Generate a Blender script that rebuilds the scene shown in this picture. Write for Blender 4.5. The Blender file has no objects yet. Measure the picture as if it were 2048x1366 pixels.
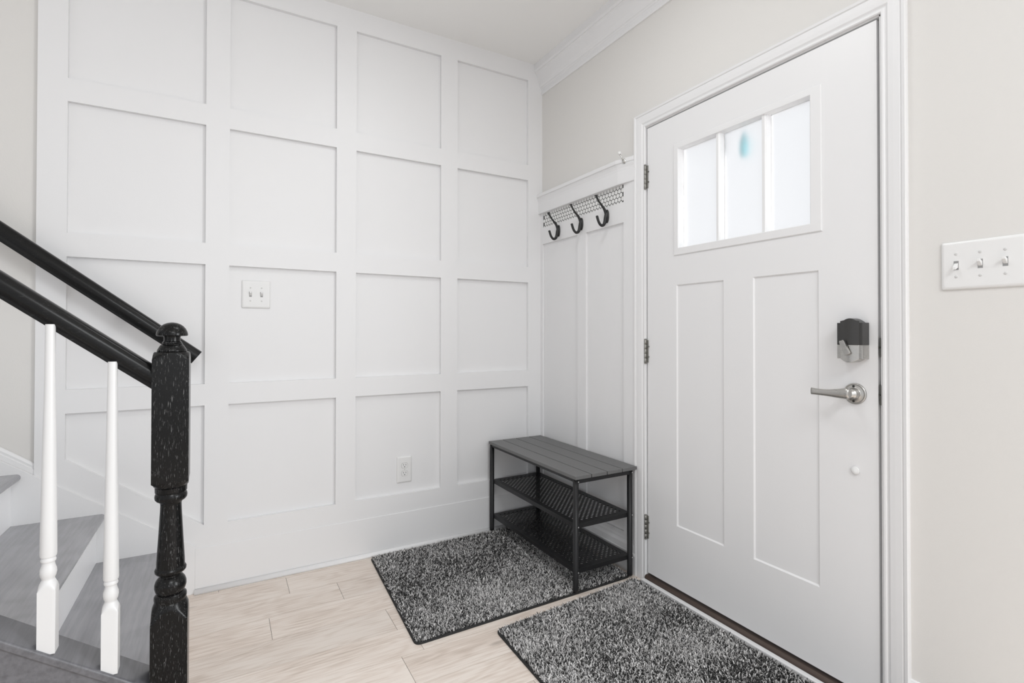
import bpy, bmesh, math, random
import numpy as np
from mathutils import Vector, Matrix

sc = bpy.context.scene
COL = sc.collection
R = math.radians
random.seed(7)
rng = np.random.default_rng(11)

# ------------------------------------------------------------------ camera
W_PX, H_PX = 2048.0, 1366.0
CAM = Vector((-1.698, -2.6201, 1.1368))
YAW, PITCH, ROLL, FPX, SHY = 0.516051, 0.00872641, 0.00093422, 1022.224, -27.889
cd = bpy.data.cameras.new('camera'); cam = bpy.data.objects.new('camera', cd); COL.objects.link(cam)
fw = Vector((math.sin(YAW)*math.cos(PITCH), math.cos(YAW)*math.cos(PITCH), math.sin(PITCH)))
rt = Vector((math.cos(YAW), -math.sin(YAW), 0)); up = rt.cross(fw)
c_, s_ = math.cos(ROLL), math.sin(ROLL)
rt2 = rt*c_ + up*s_; up2 = up*c_ - rt*s_
m = Matrix((rt2, up2, -fw)).transposed().to_4x4(); m.translation = CAM
cam.matrix_world = m
cd.sensor_fit = 'HORIZONTAL'; cd.sensor_width = 36.0
cd.lens = FPX/W_PX*36.0; cd.shift_y = SHY/W_PX
cd.clip_start = 0.02
sc.camera = cam

# ------------------------------------------------------------------ world, lights, exposure
world = bpy.data.worlds.new('overcast_sky'); sc.world = world; world.use_nodes = True
bg = world.node_tree.nodes['Background']
bg.inputs['Color'].default_value = (0.955, 0.97, 1.0, 1); bg.inputs['Strength'].default_value = 1.04
sc.view_settings.view_transform = 'Standard'; sc.view_settings.look = 'None'
sc.view_settings.exposure = -0.2; sc.view_settings.gamma = 1.0
sc.view_settings.use_curve_mapping = False
sc.cycles.use_denoising = True
sc.cycles.max_bounces = 14; sc.cycles.diffuse_bounces = 10; sc.cycles.transparent_max_bounces = 16
sc.cycles.sample_clamp_indirect = 6.0

def area(name, loc, target, sx, sy, power, color=(1, 1, 1), spread=180):
    l = bpy.data.lights.new(name, 'AREA'); l.shape = 'RECTANGLE'; l.size = sx; l.size_y = sy
    l.energy = power; l.color = color; l.spread = R(spread)
    o = bpy.data.objects.new(name, l); COL.objects.link(o)
    o.location = loc
    d = (Vector(target)-Vector(loc)).normalized()
    o.rotation_euler = d.to_track_quat('-Z', 'Y').to_euler()
    return o
# flush ceiling lamp of the hall, plus unseen fill lights added for brightness
area('right_fill_light', (0.55, -3.1, 1.2), (-2.0, -0.5, 0.6), 0.9, 1.3, 58, (0.95, 0.98, 1.0))  # added fill from the right to brighten the risers, no known source
area('rear_fill_light', (-1.2, -5.3, 1.5), (-1.2, 0, 1.2), 2.2, 1.9, 14, (0.95, 0.98, 1.0))  # added broad fill from behind the camera, no window seen there
area('ceiling_lamp_light', (-0.9, -1.3, 2.735), (-0.9, -1.3, 0), 0.4, 0.4, 7, (0.965, 0.99, 1.0))
area('rear_overhead_fill', (-1.2, -3.9, 2.735), (-1.2, -3.9, 0), 1.0, 1.0, 54, (0.95, 0.98, 1.0))  # added overhead fill behind the camera, lifts floor and lower walls

# ------------------------------------------------------------------ materials
def mat(name, color, rough=0.5, metal=0.0, spec=0.5, coat=0.0):
    m = bpy.data.materials.new(name); m.use_nodes = True
    b = m.node_tree.nodes['Principled BSDF']
    b.inputs['Base Color'].default_value = (*color, 1); b.inputs['Roughness'].default_value = rough
    b.inputs['Metallic'].default_value = metal; b.inputs['Specular IOR Level'].default_value = spec
    b.inputs['Coat Weight'].default_value = coat; b.inputs['Coat Roughness'].default_value = 0.12
    return m
def nodes(m): return m.node_tree.nodes, m.node_tree.links, m.node_tree.nodes['Principled BSDF']
def coords(m, scale, kind='Object', rot=(0, 0, 0)):
    N, L, b = nodes(m)
    tc = N.new('ShaderNodeTexCoord'); mp = N.new('ShaderNodeMapping')
    mp.inputs['Scale'].default_value = scale; mp.inputs['Rotation'].default_value = rot
    L.new(tc.outputs[kind], mp.inputs['Vector']); return mp
def noise(m, vec, scale, detail=4, rough=0.5, dist=0.0):
    N, L, b = nodes(m); n = N.new('ShaderNodeTexNoise')
    n.inputs['Scale'].default_value = scale; n.inputs['Detail'].default_value = detail
    n.inputs['Roughness'].default_value = rough; n.inputs['Distortion'].default_value = dist
    L.new(vec, n.inputs['Vector']); return n
def ramp(m, fac, stops):
    N, L, b = nodes(m); r = N.new('ShaderNodeValToRGB')
    e = r.color_ramp.elements
    while len(e) < len(stops): e.new(0.5)
    for i, (p, c) in enumerate(stops):
        e[i].position = p; e[i].color = (c, c, c, 1) if not hasattr(c, '__len__') else (*c, 1)
    L.new(fac, r.inputs['Fac']); return r
def bump(m, h, strength, dist=0.001):
    N, L, b = nodes(m); n = N.new('ShaderNodeBump')
    n.inputs['Strength'].default_value = strength; n.inputs['Distance'].default_value = dist
    L.new(h, n.inputs['Height']); L.new(n.outputs['Normal'], b.inputs['Normal'])

def painted(name, color, rough, amp=0.25, scale=350):
    m = mat(name, color, rough); v = coords(m, (1, 1, 1))
    n = noise(m, v.outputs[0], scale, 2); bump(m, n.outputs['Fac'], amp, 0.0004); return m
M = {}
M['white'] = painted('white_trim_paint', (0.77, 0.77, 0.775), 0.42)
M['baluster'] = painted('white_baluster_paint', (0.70, 0.70, 0.70), 0.35, 0.1)
M['door'] = painted('white_door_paint', (0.78, 0.78, 0.785), 0.38, 0.12)
M['greige'] = painted('greige_wall_paint', (0.695, 0.682, 0.66), 0.75, 0.5, 260)
M['ceil'] = painted('ceiling_paint', (0.85, 0.85, 0.84), 0.9, 0.4, 220)
M['plastic'] = mat('white_plastic', (0.76, 0.76, 0.755), 0.28)
M['riser'] = painted('white_riser_paint', (0.95, 0.95, 0.96), 0.35, 0.1)
M['slot'] = mat('dark_slot', (0.02, 0.02, 0.02), 0.6)
M['gap'] = mat('dark_gap', (0.05, 0.05, 0.05), 0.9)
M['black_metal'] = mat('black_powder_metal', (0.013, 0.013, 0.014), 0.36, 0, 0.32)
M['iron'] = mat('black_iron', (0.012, 0.012, 0.012), 0.42)
M['bench_top'] = mat('charcoal_board', (0.125, 0.125, 0.125), 0.42)
M['screw'] = mat('steel_screw', (0.5, 0.5, 0.5), 0.3, 1.0)
M['lock_black'] = mat('black_lock_plastic', (0.035, 0.034, 0.033), 0.35)
M['grout'] = mat('black_grout', (0.03, 0.03, 0.03), 0.8)
M['tile'] = mat('white_hex_tile', (0.78, 0.78, 0.77), 0.2)
M['chrome'] = mat('bright_chrome', (0.62, 0.62, 0.6), 0.15, 1.0)
M['rubber'] = mat('white_rubber', (0.8, 0.8, 0.79), 0.5)
M['binding'] = mat('black_rug_binding', (0.018, 0.018, 0.018), 0.9)
M['teal'] = mat('pale_teal', (0.20, 0.48, 0.54), 0.5)
M['strike'] = mat('dark_strike', (0.12, 0.12, 0.11), 0.4, 0.8)

def brushed(name, col, sc_, r0=0.25, r1=0.42):
    m = mat(name, col, 0.3, 1.0); v = coords(m, sc_)
    n = noise(m, v.outputs[0], 60, 3)
    r = ramp(m, n.outputs['Fac'], [(0.3, r0), (0.7, r1)])
    nodes(m)[1].new(r.outputs['Color'], nodes(m)[2].inputs['Roughness']); return m
M['nickel'] = brushed('brushed_nickel', (0.50, 0.49, 0.47), (1, 1, 12))
M['hinge'] = brushed('hinge_nickel', (0.33, 0.325, 0.305), (1, 1, 8), 0.42, 0.58)
M['bronze'] = mat('bronze_threshold', (0.085, 0.062, 0.052), 0.4, 0.3)

def black_wood(name, axis='z', col0=0.006, col1=0.05, thr=0.63, rough=0.2):
    """glossy black paint over open oak grain: pale pore streaks run along the axis"""
    m = mat(name, (col0,)*3, rough+0.06, 0, 0.2, 0.06)
    s = {'z': (620, 620, 62), 'x': (40, 560, 560)}[axis]
    v = coords(m, s); n = noise(m, v.outputs[0], 1.0, 3, 0.6, 0.6)
    v2 = coords(m, tuple(q*0.25 for q in s)); n2 = noise(m, v2.outputs[0], 1.0, 2)
    N, L, b = nodes(m)
    mul = N.new('ShaderNodeMath'); mul.operation = 'MULTIPLY'
    r1 = ramp(m, n.outputs['Fac'], [(thr, 0.0), (thr+0.07, 1.0)])
    r2 = ramp(m, n2.outputs['Fac'], [(0.38, 0.0), (0.62, 1.0)])
    L.new(r1.outputs['Color'], mul.inputs[0]); L.new(r2.outputs['Color'], mul.inputs[1])
    r3 = ramp(m, mul.outputs[0], [(0.0, (col0,)*3), (1.0, (col1,)*3)])
    L.new(r3.outputs['Color'], b.inputs['Base Color'])
    bump(m, n.outputs['Fac'], 0.18, 0.0004); return m
M['newel'] = black_wood('black_oak_post', 'z', 0.004, 0.15, 0.60)
M['rail'] = black_wood('black_oak_rail', 'x', 0.006, 0.05, 0.62, 0.22)

def grey_wood(name, rot, col0, col1, rough):
    m = mat(name, (0.08,)*3, rough, 0, 0.6, 0.25)
    v = coords(m, (1, 1, 1), rot=rot)
    v2 = coords(m, (70, 5, 70), rot=rot)
    N, L, b = nodes(m)
    n1 = noise(m, v.outputs[0], 3.2, 2, 0.5, 0.4)
    w = N.new('ShaderNodeMath'); w.operation = 'MULTIPLY'; w.inputs[1].default_value = 26
    L.new(n1.outputs['Fac'], w.inputs[0])
    sn = N.new('ShaderNodeMath'); sn.operation = 'SINE'; L.new(w.outputs[0], sn.inputs[0])
    n2 = noise(m, v2.outputs[0], 1.0, 5, 0.6)
    a = N.new('ShaderNodeMath'); a.operation = 'MULTIPLY_ADD'; a.inputs[1].default_value = 0.10
    L.new(sn.outputs[0], a.inputs[0]); L.new(n2.outputs['Fac'], a.inputs[2])
    r = ramp(m, a.outputs[0], [(0.3, col0), (0.72, col1)])
    L.new(r.outputs['Color'], b.inputs['Base Color'])
    bump(m, a.outputs[0], 0.25, 0.0008); return m
M['tread'] = grey_wood('grey_painted_oak_tread', (0, 0, 0), (0.27, 0.27, 0.285), (0.34, 0.34, 0.36), 0.22)
M['cap'] = grey_wood('grey_painted_oak_cap', (0, 0, R(90)), (0.085, 0.085, 0.093), (0.15, 0.15, 0.163), 0.34)

# floor planks
m = mat('oak_laminate', (0.5, 0.42, 0.36), 0.42, 0, 0.4); M['floor'] = m
N, L, b = nodes(m)
at = N.new('ShaderNodeAttribute'); at.attribute_name = 'plank'
tc = N.new('ShaderNodeTexCoord')
ofs = N.new('ShaderNodeVectorMath'); ofs.operation = 'MULTIPLY_ADD'; ofs.inputs[1].default_value = (7.0, 3.0, 0)
L.new(at.outputs['Color'], ofs.inputs[0]); L.new(tc.outputs['Object'], ofs.inputs[2])
def fmap(scale):
    mp = N.new('ShaderNodeMapping'); mp.inputs['Scale'].default_value = scale
    L.new(ofs.outputs[0], mp.inputs['Vector']); return mp.outputs[0]
g1 = noise(m, fmap((1.1, 5.5, 1)), 1.6, 2, 0.5, 0.35)
mu = N.new('ShaderNodeMath'); mu.operation = 'MULTIPLY'; mu.inputs[1].default_value = 75; L.new(g1.outputs['Fac'], mu.inputs[0])
si = N.new('ShaderNodeMath'); si.operation = 'SINE'; L.new(mu.outputs[0], si.inputs[0])
g2 = noise(m, fmap((3.0, 60, 1)), 2.0, 6, 0.62, 0.2)
g3 = noise(m, fmap((1.0, 3.2, 1)), 2.1, 3, 0.55, 0.5)
ma = N.new('ShaderNodeMath'); ma.operation = 'MULTIPLY_ADD'; ma.inputs[1].default_value = 0.055; L.new(si.outputs[0], ma.inputs[0]); L.new(g2.outputs['Fac'], ma.inputs[2])
mb = N.new('ShaderNodeMath'); mb.operation = 'MULTIPLY_ADD'; mb.inputs[1].default_value = 0.75; L.new(g3.outputs['Fac'], mb.inputs[0]); L.new(ma.outputs[0], mb.inputs[2])
rr = ramp(m, mb.outputs[0], [(0.55, (0.50, 0.415, 0.355)), (0.80, (0.66, 0.575, 0.51)), (1.0, (0.75, 0.68, 0.62))])
# knots
vo = N.new('ShaderNodeTexVoronoi'); vo.inputs['Scale'].default_value = 1.0; L.new(fmap((2.2, 6.5, 1)), vo.inputs['Vector'])
kn = ramp(m, vo.outputs['Distance'], [(0.03, 0.6), (0.10, 1.0)])
mx = N.new('ShaderNodeMix'); mx.data_type = 'RGBA'; mx.blend_type = 'MULTIPLY'; mx.inputs['Factor'].default_value = 0.75
L.new(rr.outputs['Color'], mx.inputs['A']); L.new(kn.outputs['Color'], mx.inputs['B'])
tn = ramp(m, at.outputs['Fac'], [(0.0, 0.94), (1.0, 1.06)])
mx2 = N.new('ShaderNodeMix'); mx2.data_type = 'RGBA'; mx2.blend_type = 'MULTIPLY'; mx2.inputs['Factor'].default_value = 1
L.new(mx.outputs['Result'], mx2.inputs['A']); L.new(tn.outputs['Color'], mx2.inputs['B'])
L.new(mx2.outputs['Result'], b.inputs['Base Color'])
bump(m, ma.outputs[0], 0.15, 0.0006)

# rug pile: every tuft carries its own yarn tone
m = mat('shag_yarn', (0.2,)*3, 0.85, 0, 0.2); M['pile'] = m
N, L, b = nodes(m)
at = N.new('ShaderNodeAttribute'); at.attribute_name = 'yarn'
L.new(at.outputs['Color'], b.inputs['Base Color'])

# frosted glass
m = mat('frosted_glass', (1.0, 1.0, 1.0), 0.7); M['glass'] = m
b = nodes(m)[2]; b.inputs['Transmission Weight'].default_value = 1.0; b.inputs['IOR'].default_value = 1.3
b.inputs['Specular IOR Level'].default_value = 0.3

# ------------------------------------------------------------------ mesh helpers
class MB:
    def __init__(s): s.v = []; s.f = []; s.fl = []
    def add(s, vs, fs, flat=True):
        o = len(s.v); s.v += [tuple(v) for v in vs]; s.f += [tuple(i+o for i in f) for f in fs]; s.fl += [flat]*len(fs); return s
    def box(s, x0, x1, y0, y1, z0, z1):
        x0, x1 = sorted((x0, x1)); y0, y1 = sorted((y0, y1)); z0, z1 = sorted((z0, z1))
        return s.add([(x0,y0,z0),(x1,y0,z0),(x1,y1,z0),(x0,y1,z0),(x0,y0,z1),(x1,y0,z1),(x1,y1,z1),(x0,y1,z1)],
              [(0,3,2,1),(4,5,6,7),(0,1,5,4),(1,2,6,5),(2,3,7,6),(3,0,4,7)])
    def prism(s, poly, p0, p1, U, V, flat=True):
        """polygon (u,v) extruded from p0 to p1, u along U, v along V; skew ends allowed by p0/p1 functions"""
        n = len(poly); vs = []
        for p in (p0, p1):
            for (a, c) in poly:
                q = p(a, c) if callable(p) else Vector(p)+Vector(U)*a+Vector(V)*c
                vs.append(tuple(q))
        fs = [tuple(range(n-1, -1, -1)), tuple(range(n, 2*n))]
        s.add(vs, fs, True)
        o = len(s.v)-2*n
        for i in range(n):
            j = (i+1) % n
            s.f.append((o+i, o+j, o+n+j, o+n+i)); s.fl.append(flat)
        return s
    def rings(s, rings, cap=True, flat=False):
        n = len(rings[0]); o = len(s.v)
        for r in rings: s.v += [tuple(p) for p in r]
        for k in range(len(rings)-1):
            for i in range(n):
                j = (i+1) % n
                s.f.append((o+k*n+i, o+k*n+j, o+(k+1)*n+j, o+(k+1)*n+i)); s.fl.append(flat)
        if cap:
            s.f.append(tuple(o+i for i in range(n-1, -1, -1))); s.fl.append(True)
            e = o+(len(rings)-1)*n; s.f.append(tuple(e+i for i in range(n))); s.fl.append(True)
        return s
    def lathe(s, prof, origin, axis='z', n=32, cap=True):
        """prof: (h, r) ; axis z: h up. axis -x: h towards the room"""
        O = Vector(origin)
        A = {'z': Vector((0,0,1)), '-x': Vector((-1,0,0)), '-y': Vector((0,-1,0)), 'y': Vector((0,1,0))}[axis] if isinstance(axis, str) else Vector(axis).normalized()
        U = A.orthogonal().normalized(); V = A.cross(U)
        rs = [[O+A*h+U*(r*math.cos(2*math.pi*i/n))+V*(r*math.sin(2*math.pi*i/n)) for i in range(n)] for h, r in prof]
        return s.rings(rs, cap)
    def turned(s, prof, cx, cy, n=48):
        """prof rows (z, R, a): ring = circle of radius R clipped by a square of half width a"""
        rs = []
        for z, Rr, a in prof:
            ring = []
            for i in range(n):
                t = 2*math.pi*(i+0.0)/n
                r = Rr if a is None else min(Rr, a/max(abs(math.cos(t)), abs(math.sin(t))))
                ring.append((cx+r*math.cos(t), cy+r*math.sin(t), z))
            rs.append(ring)
        return s.rings(rs)
    def tube(s, pts, rad, n=12):
        pts = [Vector(p) for p in pts]; rs = []
        if not hasattr(rad, '__len__'): rad = [rad]*len(pts)
        U = None
        for i, p in enumerate(pts):
            d = (pts[min(i+1, len(pts)-1)]-pts[max(i-1, 0)]).normalized()
            U = (d.orthogonal() if U is None else U-d*U.dot(d)).normalized(); V = d.cross(U)
            rr_ = rad[i]; ru, rv = rr_ if hasattr(rr_, '__len__') else (rr_, rr_)
            rs.append([p+U*(ru*math.cos(2*math.pi*k/n))+V*(rv*math.sin(2*math.pi*k/n)) for k in range(n)])
        return s.rings(rs)
    def build(s, name, material, parent=None, bevel=0.0, kind=None, smooth=True, seg=2, angle=35):
        me = bpy.data.meshes.new(name); me.from_pydata(s.v, [], s.f)
        me.polygons.foreach_set('use_smooth', [bool(smooth and not f) for f in s.fl])
        me.validate(); me.update()
        bm = bmesh.new(); bm.from_mesh(me); bmesh.ops.recalc_face_normals(bm, faces=bm.faces); bm.to_mesh(me); bm.free()
        me.materials.append(material)
        o = bpy.data.objects.new(name, me); COL.objects.link(o)
        if parent: o.parent = parent
        if bevel:
            b = o.modifiers.new('edge', 'BEVEL'); b.width = bevel; b.segments = seg; b.limit_method = 'ANGLE'; b.angle_limit = R(angle)
        if kind: o['kind'] = kind
        return o
def thing(name, label, cat, loc=(0, 0, 0), group=None):
    o = bpy.data.objects.new(name, None); COL.objects.link(o); o.empty_display_size = 0.1
    o.location = loc; o['label'] = label; o['category'] = cat
    if group: o['group'] = group
    return o
def rebase(root, parts):
    """parts were modelled in world space; keep them there under a root standing at its own base"""
    for p in parts:
        p.parent = root; p.matrix_parent_inverse = Matrix.Translation(-Vector(root.location))
def tag(o, label, cat, group=None):
    o['label'] = label; o['category'] = cat
    if group: o['group'] = group
    return o

# ------------------------------------------------------------------ setting
CZ = 2.760       # ceiling
BK = 0.019       # recess of the wall behind the boards
# left (panelled) wall: plaster backing
MB().box(-4.2, 0.14, BK, BK+0.12, -0.05, CZ+0.05).build('wall_left', M['white'], kind='structure')
MB().box(-4.2, -2.3245, BK-0.002, BK+0.001, 0.0, CZ).build('wall_left_upper', M['greige'], kind='structure')
# board grid as one sheet with openings
cols = [(-2.2338, -1.7634), (-1.6712, -1.2085), (-1.1132, -0.6583), (-0.5608, -0.1007)]
rows = [(0.2876, 0.813), (0.907, 1.434), (1.528, 2.050), (2.142, 2.654)]
xb = sorted({-2.3245, 0.0, *[c for p in cols for c in p]})
zb = sorted({0.0, CZ, *[c for p in rows for c in p]})
g = MB()
SL0, SL1 = 0.631, 0.289
for i in range(len(xb)-1):
    for k in range(len(zb)-1):
        xa, xc, za, zc = xb[i], xb[i+1], zb[k], zb[k+1]
        hole = (xa, xc) in cols and (za, zc) in rows
        if not hole:
            g.add([(xa, 0, za), (xc, 0, za), (xc, 0, zc), (xa, 0, zc)], [(0, 1, 2, 3)])
        else:
            if i == 1 and k == 1:
                q = [(xa, SL0), (xc, SL1), (xc, zc), (xa, zc)]
                g.add([(xa, 0, za), (xc, 0, za), (xc, 0, SL1), (xa, 0, SL0)], [(0, 1, 2, 3)])
            else:
                q = [(xa, za), (xc, za), (xc, zc), (xa, zc)]
            for a in range(4):
                (x0, z0), (x1, z1) = q[a], q[(a+1) % 4]
                g.add([(x0, 0, z0), (x1, 0, z1), (x1, BK, z1), (x0, BK, z0)], [(0, 1, 2, 3)])
g.add([(-2.3245, 0, 0), (-2.3245, BK, 0), (-2.3245, BK, CZ), (-2.3245, 0, CZ)], [(0, 1, 2, 3)])
bm_ = g
o = bm_.build('trim_1', M['white'], kind='structure', smooth=False)
bm = bmesh.new(); bm.from_mesh(o.data); bmesh.ops.remove_doubles(bm, verts=bm.verts, dist=1e-5); bm.to_mesh(o.data); bm.free()

# skirting on the panelled wall: thin board line, quarter round
MB().box(-1.795, 0.0, -0.0035, 0.0, 0.0, 0.192).build('baseboard_left', M['white'], kind='structure', bevel=0.001)
qr = [(0, 0)]+[(-0.019*math.cos(t), 0.019*math.sin(t)) for t in np.linspace(0, math.pi/2, 7)]
MB().prism(qr, (-1.797, -0.0035, 0), (-0.0, -0.0035, 0), (0, 1, 0), (0, 0, 1), flat=False).build('trim_2', M['white'], kind='structure')

# right wall with the door opening
Y0, Y1 = -0.885, -1.838          # clear opening
T = 0.14
w = MB()
w.box(0, T, 0.0, Y0+0.02, -0.05, CZ); w.box(0, T, Y1-0.02, -2.42, -0.05, CZ); w.box(0, T, Y0+0.02, Y1-0.02, 2.10, CZ)
w.build('wall_right', M['greige'], kind='structure')
MB().box(-4.2, T, BK, -5.6, CZ, CZ+0.1).box(T, 2.6, -2.42, -5.6, CZ, CZ+0.1).build('ceiling', M['ceil'], kind='structure')
# jamb
j = MB()
j.box(0.0, T, Y0+0.02, Y0+0.004, 0, 2.095); j.box(0.0, T, Y1-0.02, Y1-0.004, 0, 2.095); j.box(0.0, T, Y0+0.02, Y1-0.02, 2.078, 2.098)
j.box(0.05, 0.065, Y0+0.004, Y0-0.008, 0.03, 2.078); j.box(0.05, 0.065, Y1-0.004, Y1+0.008, 0.03, 2.078); j.box(0.05, 0.065, Y0, Y1, 2.066, 2.078)
j.build('trim_3', M['white'], kind='structure')

# casing: colonial profile mitred round the opening. u: 0 inner edge .. outer, v: proud
cas = [(0.0, 0), (0.0, 0.008), (0.003, 0.0105), (0.008, 0.0105), (0.011, 0.0075), (0.014, 0.008), (0.020, 0.012), (0.034, 0.0135), (0.050, 0.0145), (0.053, 0.0125), (0.056, 0.016), (0.064, 0.0175), (0.0655, 0.013), (0.0655, 0)]
CYL, CYR, CZT = -0.882, -1.849, 2.082   # inner edges of the casing
c = MB()
c.prism(cas, lambda a, p: (-p, CYL+a, 0.0), lambda a, p: (-p, CYL+a, CZT+a), 0, 0)
c.prism(cas, lambda a, p: (-p, CYR-a, 0.0), lambda a, p: (-p, CYR-a, CZT+a), 0, 0)
c.prism(cas, lambda a, p: (-p, CYL+a, CZT+a), lambda a, p: (-p, CYR-a, CZT+a), 0, 0)
c.build('trim_4', M['white'], kind='structure', smooth=False)

# crown on the right wall
cr = [(0, 2.584), (0.008, 2.584), (0.010, 2.590), (0.010, 2.598), (0.006, 2.602), (0.006, 2.618), (0.010, 2.622)]
for t in np.linspace(0, 1, 9):   # ogee
    cr.append((0.012+0.040*t, 2.626+0.082*t-0.010*math.sin(2*math.pi*t)))
cr += [(0.050, 2.712), (0.0535, 2.716), (0.0575, 2.722), (0.0575, CZ), (0, CZ)]
MB().prism(cr, lambda a, z: (-a, BK, z), lambda a, z: (-a, -2.42, z), 0, 0).build('trim_5', M['white'], kind='structure', smooth=False)

# baseboard right: from the corner to the casing, and beyond the door
bb = [(0, 0), (0.016, 0), (0.016, 0.085), (0.020, 0.088), (0.020, 0.098), (0.016, 0.101), (0.016, 0.126), (0.0135, 0.136), (0.010, 0.140), (0.010, 0.148), (0.006, 0.158), (0, 0.160)]
c = MB()
c.prism(bb, lambda a, z: (-a, 0.0, z), lambda a, z: (-a, -0.8165, z), 0, 0)
c.prism(bb, lambda a, z: (-a, -1.9145, z), lambda a, z: (-a, -2.42, z), 0, 0)
c.build('baseboard_right', M['white'], kind='structure', smooth=False)

# threshold and white strip in front of the door
c = MB(); c.prism([(0.14, 0.0), (-0.015, 0.0), (-0.015, 0.022), (-0.008, 0.030), (0.14, 0.030)], (0, Y0+0.004, 0), (0, Y1-0.004, 0), (1, 0, 0), (0, 0, 1))
c.build('trim_6', M['bronze'], kind='structure', bevel=0.0015)
MB().box(-0.037, -0.0155, -0.8775, -1.853, 0.0, 0.016).build('trim_7', M['white'], kind='structure', bevel=0.003)

# floor: laminate planks laid along the x axis on a dark underlay
fl = MB(); pl = []
jo = {-0.205: [-1.24], -0.37: [-1.53], -0.865: [-1.146]}
yk = [BK+0.0]+[-0.04-0.165*i for i in range(0, 34)]
prng = random.Random(3)
G = 0.0007
for a in range(len(yk)-1):
    yt, yb_ = yk[a], yk[a+1]
    key = min(jo, key=lambda q: abs(q-yt))
    js = list(jo[key]) if abs(key-yt) < 0.01 else [-0.2-prng.random()*1.2]
    xs = [js[0]]
    while xs[-1] > -4.2: xs.append(xs[-1]-1.22)
    xs = sorted(x for x in xs if x > -4.2); xs = [-4.2]+xs
    if xs[-1]+1.22 < T: xs.append(xs[-1]+1.22)
    xs.append(T)
    if yt < -2.42: xs += [T+1.22, 2.6]
    for i in range(len(xs)-1):
        fl.box(xs[i]+G, xs[i+1]-G, yb_+G, yt-G, -0.008, 0.0); pl += [prng.random()]*6
fl.box(-4.2, T, -5.6, BK, -0.03, -0.0015); pl += [0.5]*6
me = bpy.data.meshes.new('floor'); me.from_pydata(fl.v, [], fl.f)
ca = me.color_attributes.new('plank', 'FLOAT_COLOR', 'CORNER')
arr = np.repeat(np.array(pl), 4); arr = np.stack([arr, (arr*7.31) % 1, (arr*3.7) % 1, np.ones_like(arr)], 1)
ca.data.foreach_set('color', arr.ravel().astype(np.float32))
me.materials.append(M['floor']); me.materials.append(M['gap'])
me.polygons.foreach_set('material_index', [0]*(len(fl.f)-6)+[1]*6)
o = bpy.data.objects.new('floor', me); COL.objects.link(o); o['kind'] = 'structure'

# ------------------------------------------------------------------ wainscot with ledge and tile strip on the right wall
wz0, wz1 = 0.160, 1.853
XB = -0.012
def yz(mb, y0, y1, z0, z1, x0=0.0, x1=XB): mb.box(x0, x1, y0, y1, z0, z1)
wn = MB()
EY = -0.8165
yz(wn, 0, -0.024, wz0, wz1); yz(wn, -0.372, -0.446, wz0, 1.668); yz(wn, -0.740, EY, wz0, 1.853)
yz(wn, -0.024, -0.740, 1.668, 1.766)
yz(wn, -0.024, -0.372, 0.178, 1.668, 0, -0.002); yz(wn, -0.446, -0.740, 0.178, 1.668, 0, -0.002)
yz(wn, -0.024, -0.372, wz0, 0.178); yz(wn, -0.446, -0.740, wz0, 0.178)
wain = wn.build('wainscot_panel', M['white'], smooth=False)
led = MB()
lp = [(0, 1.853), (0.027, 1.853), (0.0285, 1.857), (0.0285, 1.915), (0.030, 1.928), (0.0335, 1.940), (0.0365, 1.946), (0.0365, 1.949), (0.040, 1.950), (0.0415, 1.953), (0.0415, 1.967), (0.039, 1.970), (0, 1.970)]
def clip(a, z, y):   # the ledge corner is cut back next to the casing
    return (-a, y, z)
led.prism(lp, lambda a, z: (-a, 0.0, z), lambda a, z: (-a, -0.715, z), 0, 0)
led.prism(lp, lambda a, z: (-a, -0.715, z), lambda a, z: (-max(0.0, a-(0.024 if z > 1.94 else (0.014 if z > 1.90 else 0.012)) ), -0.8165, z), 0, 0)
ledge = led.build('ledge', M['white'], smooth=False)
tl = MB(); tl.box(-0.0055, 0, -0.024, -0.740, 1.76, 1.856)
grout = tl.build('tile_grout', M['grout'])
hx = MB(); P_ = 0.0235; rad = (P_-0.0034)/math.sqrt(3)
for r_ in range(6):
    z = 1.848-r_*P_*0.866
    for k in range(31):
        y = -0.034-(k+(0.5 if r_ % 2 else 0))*P_
        if y < -0.732: continue
        pts = [(y+rad*math.cos(R(60*q+30)), z+rad*math.sin(R(60*q+30))) for q in range(6)]
        if max(p[1] for p in pts) > 1.856 or False:
            pts = [(a, min(b_, 1.8555)) for a, b_ in pts]
        if min(p[1] for p in pts) < 1.766: 
            pts = [(a, max(b_, 1.7662)) for a, b_ in pts]
        if max(p[1] for p in pts)-min(p[1] for p in pts) < 0.004: continue
        hx.prism(pts, lambda a, b_: (-0.0055, a, b_), lambda a, b_: (-0.0059, a, b_), 0, 0)
tiles = hx.build('hexagon_tiles', M['tile'], smooth=False)
rack = thing('wall_coat_rack', 'white board and batten coat rack with a strip of small hexagon tiles', 'coat rack', (0, -0.4, 0.16))
rebase(rack, [wain, ledge, grout, tiles])

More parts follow.
